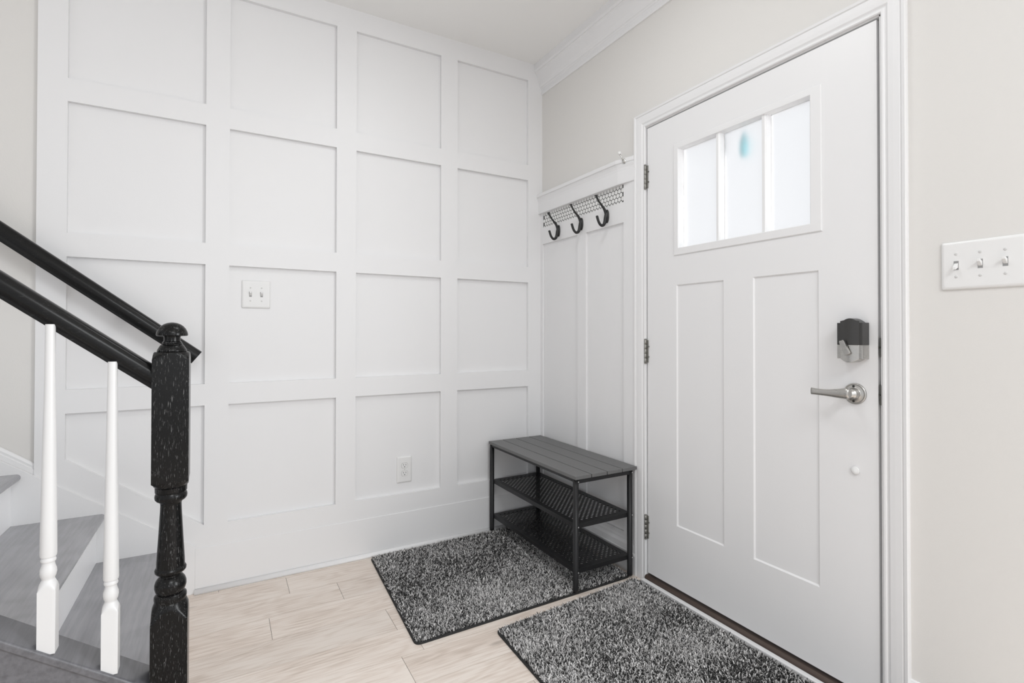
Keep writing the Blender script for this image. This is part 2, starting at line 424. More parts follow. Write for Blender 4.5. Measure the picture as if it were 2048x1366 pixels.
# coat hooks
def coat_hook(y, label):
    pz = 1.722
    t = thing('coat_hook', label, 'coat hook', (XB, y, pz), 'black iron coat hooks on the tile strip')
    ps = []
    pl_ = MB()   # oval back plate
    pl_.rings([[(XB-d, y+rr_*0.0155*math.cos(a), pz-0.002+rr_*0.034*math.sin(a)) for a in np.linspace(0, 2*math.pi, 24, endpoint=False)] for d, rr_ in ((0, 1.0), (0.003, 1.0), (0.0065, 0.8), (0.0095, 0.45))])
    ps.append(pl_.build('back_plate', M['iron']))
    a = MB()
    pts = [(XB-0.003, y, pz-0.012), (-0.020, y, pz+0.012), (-0.031, y, pz+0.034), (-0.046, y, pz+0.048), (-0.061, y, pz+0.062), (-0.073, y, pz+0.077), (-0.081, y, pz+0.090), (-0.083, y, pz+0.094)]
    pts = smoothpath(pts, 3)
    k = len(pts); rad_ = [0.0095-0.0046*min(1, 1.9*i/(k-1)) for i in range(k)]
    a.tube(pts, rad_, 10)
    a.lathe([(0, 0.0035), (0.001, 0.0085), (0.0035, 0.0095), (0.006, 0.006)], (-0.0825, y, pz+0.091), (-0.2, 0, 1), 16)
    ps.append(a.build('upper_prong', M['iron']))
    b_ = MB()
    pts = [(XB-0.004, y, pz+0.012), (-0.022, y, pz-0.008), (-0.026, y, pz-0.030), (-0.033, y, pz-0.046), (-0.045, y, pz-0.053), (-0.058, y, pz-0.048), (-0.068, y, pz-0.034), (-0.074, y, pz-0.018), (-0.077, y, pz-0.010)]
    pts = smoothpath(pts, 3); k = len(pts)
    b_.tube(pts, [(0.0105-0.0040*min(1, 1.6*i/(k-1))) for i in range(k)], 12)
    b_.lathe([(-0.003, 0.005), (0, 0.0068), (0.003, 0.0066), (0.0058, 0.004)], (-0.0768, y, pz-0.011), (-0.25, 0, 1), 14)
    ps.append(b_.build('lower_prong', M['iron']))
    rebase(t, ps)
def smoothpath(p, it):
    p = [Vector(q) for q in p]
    for _ in range(it-1):
        n = [p[0]]
        for i in range(len(p)-1): n += [p[i]*0.75+p[i+1]*0.25, p[i]*0.25+p[i+1]*0.75]
        p = n+[p[-1]]
    return p
coat_hook(-0.194, 'black iron double coat hook nearest the panelled wall, leftmost of three')
coat_hook(-0.409, 'black iron double coat hook in the middle of the three')
coat_hook(-0.620, 'black iron double coat hook nearest the door, rightmost of three')

# door bumper on the end of the ledge
t = thing('door_stop', 'small chrome door stop with white tip sticking up from the ledge beside the door casing', 'door stop', (-0.026, -0.745, 1.958))
d1 = MB(); d1.lathe([(0, 0.0135), (0.006, 0.0135), (0.011, 0.011), (0.014, 0.006)], (-0.020, -0.760, 1.956), (-1, 0, 0.25), 20)
d2 = MB(); d2.tube([(-0.031, -0.760, 1.958), (-0.040, -0.757, 1.974), (-0.047, -0.754, 1.988)], 0.003, 10)
d3 = MB(); d3.lathe([(0, 0.005), (0.002, 0.0075), (0.011, 0.0075), (0.014, 0.005)], (-0.0465, -0.754, 1.986), (-0.25, 0.1, 1), 16)
rebase(t, [d1.build('base', M['chrome']), d2.build('rod', M['chrome']), d3.build('rubber_tip', M['rubber'])])

# ------------------------------------------------------------------ front door
DH, DL, DB, DT = -0.8885, -1.8345, 0.040, 2.072
TH = 0.044
WY0, WY1, WZ0, WZ1 = -1.072, -1.637, 1.497, 1.924
QP = [(-1.0586, -1.296, 0.306, 1.340), (-1.4228, -1.661, 0.306, 1.340)]
HY0, HY1, HZ0, HZ1 = WY0+0.003, WY1-0.003, WZ0-0.003, WZ1+0.003
ys = sorted({DH, DL, HY0, HY1, QP[0][0], QP[0][1], QP[1][0], QP[1][1]}); zs = sorted({DB, DT, 0.306, 1.340, HZ0, HZ1})
d = MB()
for X, s_in in ((0.0, 1), (TH, -1)):
    for i in range(len(ys)-1):
        for k in range(len(zs)-1):
            ya, yb_, za, zb_ = ys[i], ys[i+1], zs[k], zs[k+1]
            ym, zm = (ya+yb_)/2, (za+zb_)/2
            if WY1 < ym < WY0 and WZ0 < zm < WZ1: continue
            if any(q[1] < ym < q[0] and q[2] < zm < q[3] for q in QP): continue
            d.add([(X, ya, za), (X, yb_, za), (X, yb_, zb_), (X, ya, zb_)], [(0, 1, 2, 3)])
    for (qa, qb, z0, z1) in QP:
        e, dp = 0.005, 0.005*s_in
        o4 = [(X, qb, z0), (X, qa, z0), (X, qa, z1), (X, qb, z1)]
        i4 = [(X+dp, qb+e, z0+e), (X+dp, qa-e, z0+e), (X+dp, qa-e, z1-e), (X+dp, qb+e, z1-e)]
        d.add(o4+i4, [(0, 1, 5, 4), (1, 2, 6, 5), (2, 3, 7, 6), (3, 0, 4, 7), (4, 5, 6, 7)])
for (a, b_, c_0, c_1) in ((DL, DH, DB, DT), (HY1, HY0, HZ0, HZ1)):
    r4 = [(a, c_0), (b_, c_0), (b_, c_1), (a, c_1)]
    for q in range(4):
        p0, p1 = r4[q], r4[(q+1) % 4]
        d.add([(0, p0[0], p0[1]), (0, p1[0], p1[1]), (TH, p1[0], p1[1]), (TH, p0[0], p0[1])], [(0, 1, 2, 3)])
slab = d.build('door_slab', M['door'], smooth=False)
bm = bmesh.new(); bm.from_mesh(slab.data); bmesh.ops.remove_doubles(bm, verts=bm.verts, dist=1e-5); bmesh.ops.recalc_face_normals(bm, faces=bm.faces); bm.to_mesh(slab.data); bm.free()
door = bpy.data.objects.new('door_1', None); COL.objects.link(door); door.location = (0.02, DH, DB); door['kind'] = 'structure'
parts = [slab]
# window frame: flat applied moulding, both sides
fr = MB()
prof = [(0, 0), (0, 0.003), (0.002, 0.0045), (0.022, 0.005), (0.0235, 0.004), (0.0235, -0.028), (0.020, -0.030), (0.019, 0)]
prof_out = [(u, max(p, -0.010)) for u, p in prof]
OY0, OY1, OZ0, OZ1 = -1.0485, -1.674, 1.467, 1.948
for side in (0, 1):
    def P(y, z, p, side=side): return (-p if side == 0 else TH+p, y, z)
    s_ = 1
    cn = [(OY0, OZ0, -1, 1), (OY1, OZ0, 1, 1), (OY1, OZ1, 1, -1), (OY0, OZ1, -1, -1)]
    for q in range(4):
        A_, B_ = cn[q], cn[(q+1) % 4]
        kY = (OY0-WY0)/0.0235*1.0; 
        def f(C):
            def g_(u, p):
                ky = abs((OY0-WY0) if C[0] == OY0 else (OY1-WY1))/0.0235
                kz = abs((OZ0-WZ0) if C[1] == OZ0 else (OZ1-WZ1))/0.0235
                return P(C[0]+C[2]*u*ky, C[1]+C[3]*u*kz, p)
            return g_
        fr.prism(prof if side == 0 else prof_out, f(A_), f(B_), 0, 0)
frame = fr.build('window_frame', M['door'], smooth=False)
parts.append(frame)
GX = 0.032
mt = []
for y0, y1 in ((-1.2585, -1.2775), (-1.4555, -1.4755)):
    mm = MB(); ym = (y0+y1)/2
    mp_ = [(y0, GX), (y0, 0.008), (y0-0.0045, 0.001), (y1+0.0045, 0.001), (y1, 0.008), (y1, GX)]
    mm.prism(mp_, lambda a, x: (x, a, WZ0-0.001), lambda a, x: (x, a, WZ1+0.001), 0, 0)
    mm2 = [(y0, GX+0.002), (y0, TH-0.001), (y1, TH-0.001), (y1, GX+0.002)]
    mm.prism(mm2, lambda a, x: (x, a, WZ0-0.001), lambda a, x: (x, a, WZ1+0.001), 0, 0)
    parts.append(mm.build('muntin', M['door'], smooth=False))
for y0, y1 in ((WY0+0.002, -1.2605), (-1.2755, -1.4575), (-1.4735, WY1-0.002)):
    parts.append(MB().box(GX, GX+0.0012, y0, y1, WZ0-0.002, WZ1+0.002).build('window_pane', M['glass']))
rebase(door, parts)
def sub(child, parent_part):   # sub-part modelled in the same space
    child.parent = parent_part; child.matrix_parent_inverse = Matrix.Identity(4)

# hinges: barrel with knuckles and a slip of leaf
for zc in (1.850, 1.049, 0.247):
    h = MB()
    for k in range(5):
        z0 = zc-0.0525+k*0.021
        h.lathe([(0, 0.0052), (0.0003, 0.0058), (0.0204, 0.0058), (0.0207, 0.0052)], (-0.0085, -0.8825, z0), 'z', 16)
    h.lathe([(0, 0.0045), (0.002, 0.0062), (0.005, 0.0045)], (-0.0085, -0.8825, zc+0.0525), 'z', 14)
    h.lathe([(0, 0.0045), (0.003, 0.0062), (0.005, 0.0045)], (-0.0085, -0.8825, zc-0.0575), 'z', 14)
    h.box(-0.0045, 0.0, -0.8845, -0.8945, zc-0.051, zc+0.051)
    ho = h.build('hinge', M['hinge'])
    sc_l = []
    for dz in (-0.025, 0.022):
        s2 = MB(); s2.lathe([(0, 0.003), (0.0022, 0.0032), (0.003, 0.002)], (-0.003, -0.8965, zc+dz), (-0.6, -0.8, 0.2), 10)
        sc_l.append(s2.build('screw', M['strike']))
    rebase(door, [ho])
    for q in sc_l: q.parent = ho

# deadbolt
def lock_outline(n=12):
    y0, y1 = -1.739, -1.811; zt, zb = 1.166, 1.060
    pts = []
    ym = (y0+y1)/2
    pts += [(y0, zb-0.004), (y0, zt), (y0-0.009, zt)]
    for t in np.linspace(0, 1, n)[1:-1]:
        pts.append((y0-0.009+(y1-y0+0.018)*t, zt+0.0135*math.sin(math.pi*t)))
    pts += [(y1+0.009, zt), (y1, zt), (y1, zb-0.004), (y1+0.009, zb-0.003)]
    for t in np.linspace(0, 1, n)[1:-1]:
        pts.append((y1+0.009+(y0-y1-0.018)*t, zb-0.003-0.0125*math.sin(math.pi*t)))
    pts += [(y0-0.009, zb-0.003)]
    return pts
LO = lock_outline()
lk = MB(); lk.prism(LO, lambda a, z: (0, a, z), lambda a, z: (-0.034, a, z), 0, 0)
# keep only the lower (nickel) half by clipping, upper cover is its own mesh
def clip_poly(poly, zc, keep):
    out = []
    for i in range(len(poly)):
        p, q = poly[i], poly[(i+1) % len(poly)]
        inp = (p[1] <= zc) if keep == 'low' else (p[1] >= zc); inq = (q[1] <= zc) if keep == 'low' else (q[1] >= zc)
        if inp: out.append(p)
        if inp != inq:
            tt = (zc-p[1])/(q[1]-p[1]); out.append((p[0]+(q[0]-p[0])*tt, zc))
    return out
low = clip_poly(LO, 1.0985, 'low'); hi = clip_poly(LO, 1.0985, 'high')
body = MB(); body.prism(low, lambda a, z: (0, a, z), lambda a, z: (-0.040, a, z), 0, 0)
body = body.build('deadbolt', M['nickel'], bevel=0.0015)
cov = MB(); cov.prism(hi, lambda a, z: (0, a, z), lambda a, z: (-0.040, a, z), 0, 0)
bow = []
for t in np.linspace(0, 1, 14):
    y = -1.748+(-1.802+1.748)*t; bow.append((y, 0.040+0.006*math.sin(math.pi*t)))
bow = [(-1.748, 0.036)]+bow+[(-1.802, 0.036)]
cov.prism(bow, lambda a, p: (-p, a, 1.0985), lambda a, p: (-p, a, 1.1715+0.004*math.sin(math.pi*(a+1.748)/(-0.054))), 0, 0)
cov = cov.build('lock_cover', M['lock_black'], bevel=0.0012)
bw2 = MB(); bw2.prism(bow, lambda a, p: (-p, a, 1.0985), lambda a, p: (-p, a, 1.056-0.0115*math.sin(math.pi*(a+1.748)/(-0.054))), 0, 0)
face = bw2.build('lock_face', M['nickel'], bevel=0.0012)
th = MB()
thp = [(-0.0075, -0.020), (-0.0055, -0.0225), (0.0055, -0.0225), (0.0075, -0.020), (0.0065, 0.0), (0.0065, 0.019), (0.004, 0.022), (0.0012, 0.0215), (0, 0.019), (-0.0012, 0.0215), (-0.004, 0.022), (-0.0065, 0.019), (-0.0065, 0.0)]
an = R(22); cy_, cz_ = -1.7685, 1.091
def tp(u, v, x):
    u *= 1.15; v *= 1.05
    return (x, cy_-u*math.cos(an)+v*math.sin(an), cz_+u*math.sin(an)+v*math.cos(an))
th.prism(thp, lambda u, v: tp(u, v, -0.050), lambda u, v: tp(u, v, -0.059), 0, 0)
th.lathe([(0, 0.008), (0.014, 0.007)], (-0.040, cy_-0.004, cz_-0.014), '-x', 18)
thumb = th.build('thumb_turn', M['nickel'], bevel=0.001)
rebase(door, [body]); 
for q in (cov, face, thumb): q.parent = body
# lever handle
hc = (-1.771, 0.948)
ro = MB(); ro.lathe([(0, 0.0325), (0.0035, 0.0325), (0.0058, 0.0308), (0.0062, 0.0285), (0.0052, 0.0278), (0.0056, 0.0265), (0.0070, 0.0190), (0.0085, 0.0178), (0.020, 0.0150), (0.0235, 0.0142), (0.0240, 0.0112), (0.050, 0.0105)], (0, hc[0], hc[1]), '-x', 40)
ros = ro.build('door_handle', M['nickel'])
lv = MB(); rs = []
for t in np.linspace(0, 1, 17):
    y = hc[0]-0.012+t*0.122
    zc = 0.950-0.002*math.sin(math.pi*t)-0.004*t+0.002
    hh = 0.0125*(1-t)**1.2+0.0058+0.0052*max(0, (t-0.5)/0.5)**1.5
    if t < 0.06: hh *= 0.72
    x = -0.054+0.010*t*t
    th_ = 0.0075*(1-t)+0.0035
    rs.append([(x-th_*math.cos(a), y, zc+hh*math.sin(a)) for a in np.linspace(0, 2*math.pi, 20, endpoint=False)])
lv.rings(rs); lever = lv.build('lever', M['nickel'])
sc2 = []
for dz in (0.0228, -0.0228):
    s2 = MB(); s2.lathe([(0, 0.0036), (0.0014, 0.0036)], (-0.0056, hc[0]+0.002, hc[1]+dz), '-x', 14); sc2.append(s2.build('screw', M['slot']))
rebase(door, [ros])
for q in [lever]+sc2: q.parent = ros
# round sensor button, latch plates in the gap
sn = MB(); sn.lathe([(0, 0.0125), (0.004, 0.0125), (0.0055, 0.011), (0.0055, 0.0)], (0, -1.771, 0.712), '-x', 30)
rebase(door, [sn.build('round_button', M['plastic'])])
for z0, z1 in ((1.064, 1.120), (0.921, 0.981)):
    s2 = MB(); s2.box(-0.0015, 0.03, Y1-0.0045, Y1-0.001, z0, z1); s2.lathe([(0, 0.003), (0.0015, 0.003)], (0.0, Y1-0.001, (z0+z1)/2), '-x', 10)
    o = s2.build('strike_plate', M['strike']); rebase(door, [o])

# ornament hanging outside behind the frosted glass
ob = MB(); ob.lathe([(0, 0.003), (0.006, 0.012), (0.025, 0.0165), (0.055, 0.0165), (0.080, 0.010), (0.096, 0.004), (0.105, 0.002)], (0.066, -1.342, 1.816), 'z', 20)
st = MB(); st.tube([(0.066, -1.342, 1.92), (0.066, -1.342, 1.99), (0.046, -1.342, 2.0)], 0.001, 8)
t = thing('hanging_ornament', 'pale teal teardrop ornament hanging outside, blurred behind the middle frosted pane of the door', 'ornament', (0.066, -1.342, 1.816))
rebase(t, [ob.build('drop', M['teal']), st.build('cord', M['rubber'])])

# ------------------------------------------------------------------ stairs
rise = [0.208, 0.402, 0.596, 0.790]; nose = [-1.850, -2.105, -2.360, -2.615]
SY0, SY1 = -0.007, -0.912
stair = thing('staircase', 'straight stairs with grey painted treads and white risers climbing left beside the panelled wall', 'stairs', (-1.9, -0.45, 0))
sp = []
for i, (z, x) in enumerate(zip(rise, nose)):
    tp_ = [(x+0.013, z-0.026)]
    nz = [(x-0.0125+0.0125*math.cos(a), z-0.0135+0.0135*math.sin(a)) for a in np.linspace(-math.pi/2, math.pi/2, 9)]
    pr = [(x-0.30, z-0.027)]+nz+[(x-0.30, z)]
    tmb = MB(); tmb.prism(pr, lambda a, c0: (a, SY0, c0), lambda a, c0: (a, SY1, c0), 0, 0)
    sp.append(tmb.build('stair_tread', M['tread'], smooth=False))
    zb0 = 0.0 if i == 0 else rise[i-1]
    rm = MB(); rm.box(x-0.028, x-0.047, SY0, SY1, zb0, z-0.027)
    cv = [(x-0.028, z-0.027), (x-0.028, z-0.042), (x-0.022, z-0.034), (x-0.016, z-0.027)]
    rm.prism(cv, lambda a, c0: (a, SY0, c0), lambda a, c0: (a, SY1, c0), 0, 0)
    sp.append(rm.build('stair_riser', M['riser'], smooth=False))
# wall skirt board (ends at the seam), lit top edge
def skz(x): return 0.293+(-1.925-x)*0.722
sk = MB()
pts = [(-1.795, 0.0), (-1.795, 0.203), (-1.823, 0.226), (-3.2, skz(-3.2)), (-3.2, 0.0)]
sk.prism(pts, lambda a, z: (a, 0.0, z), lambda a, z: (a, -0.007, z), 0, 0)
sp.append(sk.build('skirt_board', M['white'], smooth=False, bevel=0.001))
# moulding on top of the skirt where the plain wall begins
mo = MB()
mpf = [(0, 0.0), (-0.012, 0.0), (-0.012, 0.030), (-0.008, 0.034), (-0.009, 0.045), (-0.004, 0.055), (0.0, 0.058)]
mo.prism(mpf, lambda p, v: (-2.3246, BK+p-0.004, skz(-2.3246)+v*1.2-0.003-(v*0.35)), lambda p, v: (-3.2, BK+p-0.004, skz(-3.2)+v*1.2-0.003), 0, 0)
sp.append(mo.build('skirt_moulding', M['white'], smooth=False))
# outer stringer with sloping cap
def capz(x): return 0.217+(-1.8575-x)*0.725+0.001
cp = MB()
CY0, CY1 = -0.905, -1.004
cpp = [(CY0, 0.0), (CY0, -0.022), (CY1, -0.022), (CY1, -0.004), (CY1+0.004, 0.0)]
cp.prism(cpp, lambda a, v: (-1.8575, a, capz(-1.8575)+v), lambda a, v: (-3.2, a, capz(-3.2)+v), 0, 0)
sp.append(cp.build('stringer_cap', M['cap'], smooth=False, bevel=0.002))
kn_ = MB(); kn_.prism([(-1.8575, 0.0), (-1.8575, capz(-1.8575)-0.0225), (-3.2, capz(-3.2)-0.0225), (-3.2, 0)], lambda a, z: (a, -0.9125, z), lambda a, z: (a, -0.998, z), 0, 0)
sp.append(kn_.build('stringer', M['cap'], smooth=False))
rebase(stair, sp)

# newel post
NX, NY, NA = -1.8155, -0.9590, 0.0413
Q = NA*math.sqrt(2)
lowp = [(0.0, Q, NA), (0.3705, Q, NA), (0.372, Q, NA)]
for t in np.linspace(0, 1, 9)[1:]:
    lowp.append((0.372+0.040*t, Q-(Q-0.0375)*t**0.8, NA))
mid = [(0.4145, 0.0360, None), (0.4165, 0.0365, None), (0.419, 0.0372, None), (0.424, 0.0378, None), (0.429, 0.0370, None), (0.433, 0.0335, None), (0.435, 0.0305, None),
       (0.437, 0.0315, None), (0.443, 0.0345, None), (0.452, 0.0368, None), (0.461, 0.0365, None), (0.470, 0.0335, None), (0.477, 0.0285, None), (0.481, 0.0248, None), (0.484, 0.0245, None),
       (0.487, 0.0275, None), (0.490, 0.0335, None), (0.494, 0.0362, None), (0.499, 0.0365, None), (0.503, 0.0345, None), (0.505, 0.0328, None),
       (0.520, 0.0325, None), (0.560, 0.0300, None), (0.610, 0.0272, None), (0.655, 0.0248, None), (0.672, 0.0243, None), (0.676, 0.0250, None), (0.678, 0.0262, None),
       (0.681, 0.0280, None), (0.683, 0.0330, None), (0.688, 0.0368, None), (0.694, 0.0378, None), (0.700, 0.0368, None), (0.704, 0.0345, None), (0.705, 0.0345, None), (0.707, 0.0368, None), (0.719, 0.0372, None), (0.7205, 0.036, None)]
topb = [(0.7215, 0.0375, NA), (0.7240, 0.0400, NA), (0.738, Q, NA), (0.7395, Q, NA), (1.0625, Q, NA), (1.064, Q, NA)]
for t in np.linspace(0, 1, 7)[1:]:
    topb.append((1.064+0.018*t, Q-(Q-0.040)*t, NA))
fin = [(1.082, 0.0335, None), (1.0835, 0.0345, None), (1.088, 0.0338, None), (1.096, 0.0295, None), (1.1005, 0.0265, None), (1.1015, 0.0245, None), (1.104, 0.0248, None), (1.106, 0.0225, None), (1.109, 0.0225, None), (1.111, 0.0195, None), (1.120, 0.0190, None), (1.1245, 0.0200, None),
       (1.1250, 0.0335, None), (1.1265, 0.0362, None), (1.130, 0.0368, None), (1.137, 0.0352, None), (1.145, 0.0315, None), (1.152, 0.0260, None), (1.157, 0.0195, None), (1.1605, 0.0115, None), (1.162, 0.003, None)]
nw = thing('newel_post', 'glossy black turned newel post with mushroom cap at the foot of the stairs', 'newel post', (NX, NY, 0))
def flagflat(mb): return mb
np1 = MB(); np1.turned(lowp+mid+topb, NX, NY, 64); a1 = np1.build('post', M['newel'])
np2 = MB(); np2.turned(fin, NX, NY, 48); a2 = np2.build('finial', M['newel'])
rebase(nw, [a1, a2])
for o_, an_ in ((a1, 28), (a2, 50)):
    bm = bmesh.new(); bm.from_mesh(o_.data)
    for e in bm.edges:
        if len(e.link_faces) == 2 and e.calc_face_angle(0) > R(an_): e.smooth = False
    bm.to_mesh(o_.data); bm.free()

# balusters
def baluster(x, label):
    y, a = -0.9800, 0.0170
    zb_ = capz(x)-0.006
    dz = 0.0 if abs(x+1.940) < 0.02 else 0.0845
    q = a*math.sqrt(2)
    rl = 1.048+(-1.860-x)*0.776-0.05
    pr = [(zb_, q, a), (0.428+dz, q, a)]
    for t in np.linspace(0, 1, 7)[1:]: pr.append((0.428+dz+0.022*t, q-(q-0.0132)*t**0.9, a))
    pr += [(0.452+dz, 0.0125, None), (0.455+dz, 0.0128, None), (0.460+dz, 0.0150, None), (0.468+dz, 0.0163, None), (0.476+dz, 0.0158, None), (0.485+dz, 0.0130, None), (0.491+dz, 0.0122, None), (0.4935+dz, 0.0125, None),
           (0.495+dz, 0.0142, None), (0.498+dz, 0.0150, None), (0.502+dz, 0.0142, None), (0.504+dz, 0.0130, None), (0.5055+dz, 0.0130, None), (0.507+dz, 0.0155, None), (0.512+dz, 0.0164, None), (0.60+dz, 0.0155, None),
           (0.80+dz, 0.0128, None), (1.0, 0.0107, None), (rl, 0.0098, None)]
    mb = MB(); mb.turned(pr, x, y, 48)
    o = mb.build('baluster', M['baluster'])
    bm = bmesh.new(); bm.from_mesh(o.data)
    for e in bm.edges:
        if len(e.link_faces) == 2 and e.calc_face_angle(0) > R(28): e.smooth = False
    bm.to_mesh(o.data); bm.free()
    tag(o, label, 'baluster', 'white turned balusters under the handrail')
baluster(-1.9405, 'white turned baluster next to the black newel post')
baluster(-2.0620, 'white turned baluster further up the stairs, at the left edge')

# handrails
def rail_prof(w, h):
    hw = w/2
    p = [(-hw*0.60, 0), (hw*0.60, 0), (hw*0.62, h*0.14), (hw*0.66, h*0.17), (hw*0.72, h*0.20), (hw*0.86, h*0.27), (hw*0.97, h*0.36), (hw, h*0.46), (hw*0.98, h*0.60), (hw*0.90, h*0.72), (hw*0.86, h*0.76)]
    top = [(hw*0.80*math.cos(a), h*0.80+h*0.20*math.sin(a)) for a in np.linspace(0.1, math.pi-0.1, 13)]
    return p+top+[(-x, y) for x, y in reversed(p[2:])]
def rail(name, p_top0, slope, x0, x1, yc, w, h, label, plumb=None):
    """p_top0: height of the rail's top line at x0"""
    d_ = Vector((-1, 0, slope)).normalized(); nrm = Vector((slope, 0, 1)).normalized()
    base = Vector((x0, yc, p_top0))-nrm*h
    L_ = (x0-x1)/(-d_.x)
    def at(xc):
        def f(a, v):
            q = base+Vector((0, a, 0))+nrm*v
            return q+d_*((q.x-xc)/(-d_.x))
        return f
    mb = MB()
    if plumb: mb.prism(rail_prof(w, h), at(plumb), at(x1), 0, 0, flat=False)
    else: mb.prism(rail_prof(w, h), base, base+d_*L_, (0, 1, 0), nrm, flat=False)
    o = mb.build(name, M['rail'])
    bm = bmesh.new(); bm.from_mesh(o.data)
    for e in bm.edges:
        if len(e.link_faces) == 2 and e.calc_face_angle(0) > R(24): e.smooth = False
    bm.to_mesh(o.data); bm.free()
    return o
o = rail('handrail', 1.0174, 0.776, -1.8150, -3.1, -0.960, 0.057, 0.052, '', -1.8570)
tag(o, 'glossy black handrail running down into the newel post', 'handrail')
t = thing('handrail', 'glossy black handrail fixed to the panelled wall', 'handrail', (-1.79, -0.085, 1.0))
o = rail('rail', 1.052, 0.776, -1.7715, -3.1, -0.088, 0.057, 0.060, '')
rebase(t, [o]+[MB().box(x, x-0.04, -0.0005, -0.060, z, z+0.017).build('bracket', M['rail']) for x, z in ((-2.02, 1.205), (-2.70, 1.735))])

# ------------------------------------------------------------------ shoe bench
bx0, bx1, by0, by1 = -0.370, -0.018, -0.010, -0.836      # seat outline
BH = 0.513
bench = thing('shoe_bench', 'black metal shoe bench with charcoal slatted seat and two perforated shelves', 'bench', (-0.2, -0.42, 0.012))
bp = []
st = MB(); nb = 4; gw = 0.0042; bw = (bx1-bx0-gw*(nb-1))/nb
for k in range(nb):
    x0 = bx0+k*(bw+gw); st.box(x0, x0+bw, by0, by1, BH-0.015, BH)
seat = st.build('seat', M['bench_top'], bevel=0.0012)
ug = MB(); ug.box(bx0+0.01, bx1-0.01, by0-0.008, by1+0.008, BH-0.0165, BH-0.0145)
und = ug.build('seat_frame', M['black_metal'])
LR = 0.0125
lx0, lx1, ly0, ly1 = -0.356, -0.046, -0.026, -0.818
legs = []
for lx, ly in ((lx0, ly0), (lx0, ly1), (lx1, ly0), (lx1, ly1)):
    lg = MB(); lg.lathe([(0.010, 0.0115), (0.012, 0.0128), (0.024, 0.0128), (0.025, LR), (BH-0.0165, LR)], (lx, ly, 0.0), 'z', 24)
    legs.append(lg.build('leg', M['black_metal']))
fm = MB()
for ly in (ly0, ly1): fm.box(lx0, lx1, ly-0.009, ly+0.009, BH-0.035, BH-0.0165)
for lx in (lx0, lx1): fm.box(lx-0.007, lx+0.007, ly0, ly1, BH-0.030, BH-0.0165)
ft = fm.build('top_rail', M['black_metal'], bevel=0.002)
def shelf(z):
    s = MB(); x0, x1, y0, y1 = lx0+0.004, lx1+0.002, ly1+0.004, ly0-0.004
    C = 0.01375; mx = 0.022; nx = int((x1-x0-2*mx)/C); ny = int((y1-y0-2*mx)/C)
    ax = x0+((x1-x0)-nx*C)/2; ay = y0+((y1-y0)-ny*C)/2
    def q(a, b, c0, d0): s.add([(a, c0, z), (b, c0, z), (b, d0, z), (a, d0, z)], [(0, 1, 2, 3)])
    q(x0, x1, y0, ay); q(x0, x1, ay+ny*C, y1); q(x0, ax, ay, ay+ny*C); q(ax+nx*C, x1, ay, ay+ny*C)
    hr = 0.0056; n = 12
    for i in range(nx):
        for j_ in range(ny):
            a, c0 = ax+i*C, ay+j_*C
            if (i+j_) % 2: q(a, a+C, c0, c0+C); continue
            cx_, cy2 = a+C/2, c0+C/2
            corn = [(a, c0), (a+C, c0), (a+C, c0+C), (a, c0+C)]
            ring = [(cx_+hr*math.cos(R(225+30*k)), cy2+hr*0.92*math.sin(R(225+30*k))) for k in range(n)]
            vs = [(p_[0], p_[1], z) for p_ in corn]+[(p_[0], p_[1], z) for p_ in ring]+[(p_[0], p_[1], z-0.0006) for p_ in ring]
            fs = []
            for e in range(4):
                k0 = e*3; k3 = (e*3+3) % n
                fs.append((e, (e+1) % 4, 4+k3, 4+k0+2)); fs.append((e, 4+k0+2, 4+k0+1)); fs.append((e, 4+k0+1, 4+k0))
            for k in range(n): fs.append((4+k, 4+(k+1) % n, 4+n+(k+1) % n, 4+n+k))
            s.add(vs, fs)
    lip = 0.020
    # folded rims, rounded at the top
    s.box(x0-0.0012, x0, y0, y1, z-lip, z); s.box(x1, x1+0.0012, y0, y1, z-lip, z)
    s.box(x0, x1, y0-0.0012, y0, z-lip, z); s.box(x0, x1, y1, y1+0.0012, z-lip, z)
    s.box(x0, x0+0.010, y0, y1, z-lip, z-lip+0.0012); s.box(x0, x1, y0, y0+0.010, z-lip, z-lip+0.0012)
    return s.build('shelf', M['black_metal'], smooth=False)
shelves = [shelf(0.299), shelf(0.103)]
sw = []
for z in (0.289, 0.093, BH-0.027):
    for lx in (lx0, lx1):
        for ly, s__ in ((ly1, -1),):
            m_ = MB(); m_.lathe([(0, 0.0035), (0.0015, 0.0035), (0.0028, 0.002)], (lx+0.006, ly+s__*LR*0.88, z), '-y', 12); sw.append(m_.build('screw', M['screw']))
rebase(bench, [seat, und, ft]+legs+shelves+sw)
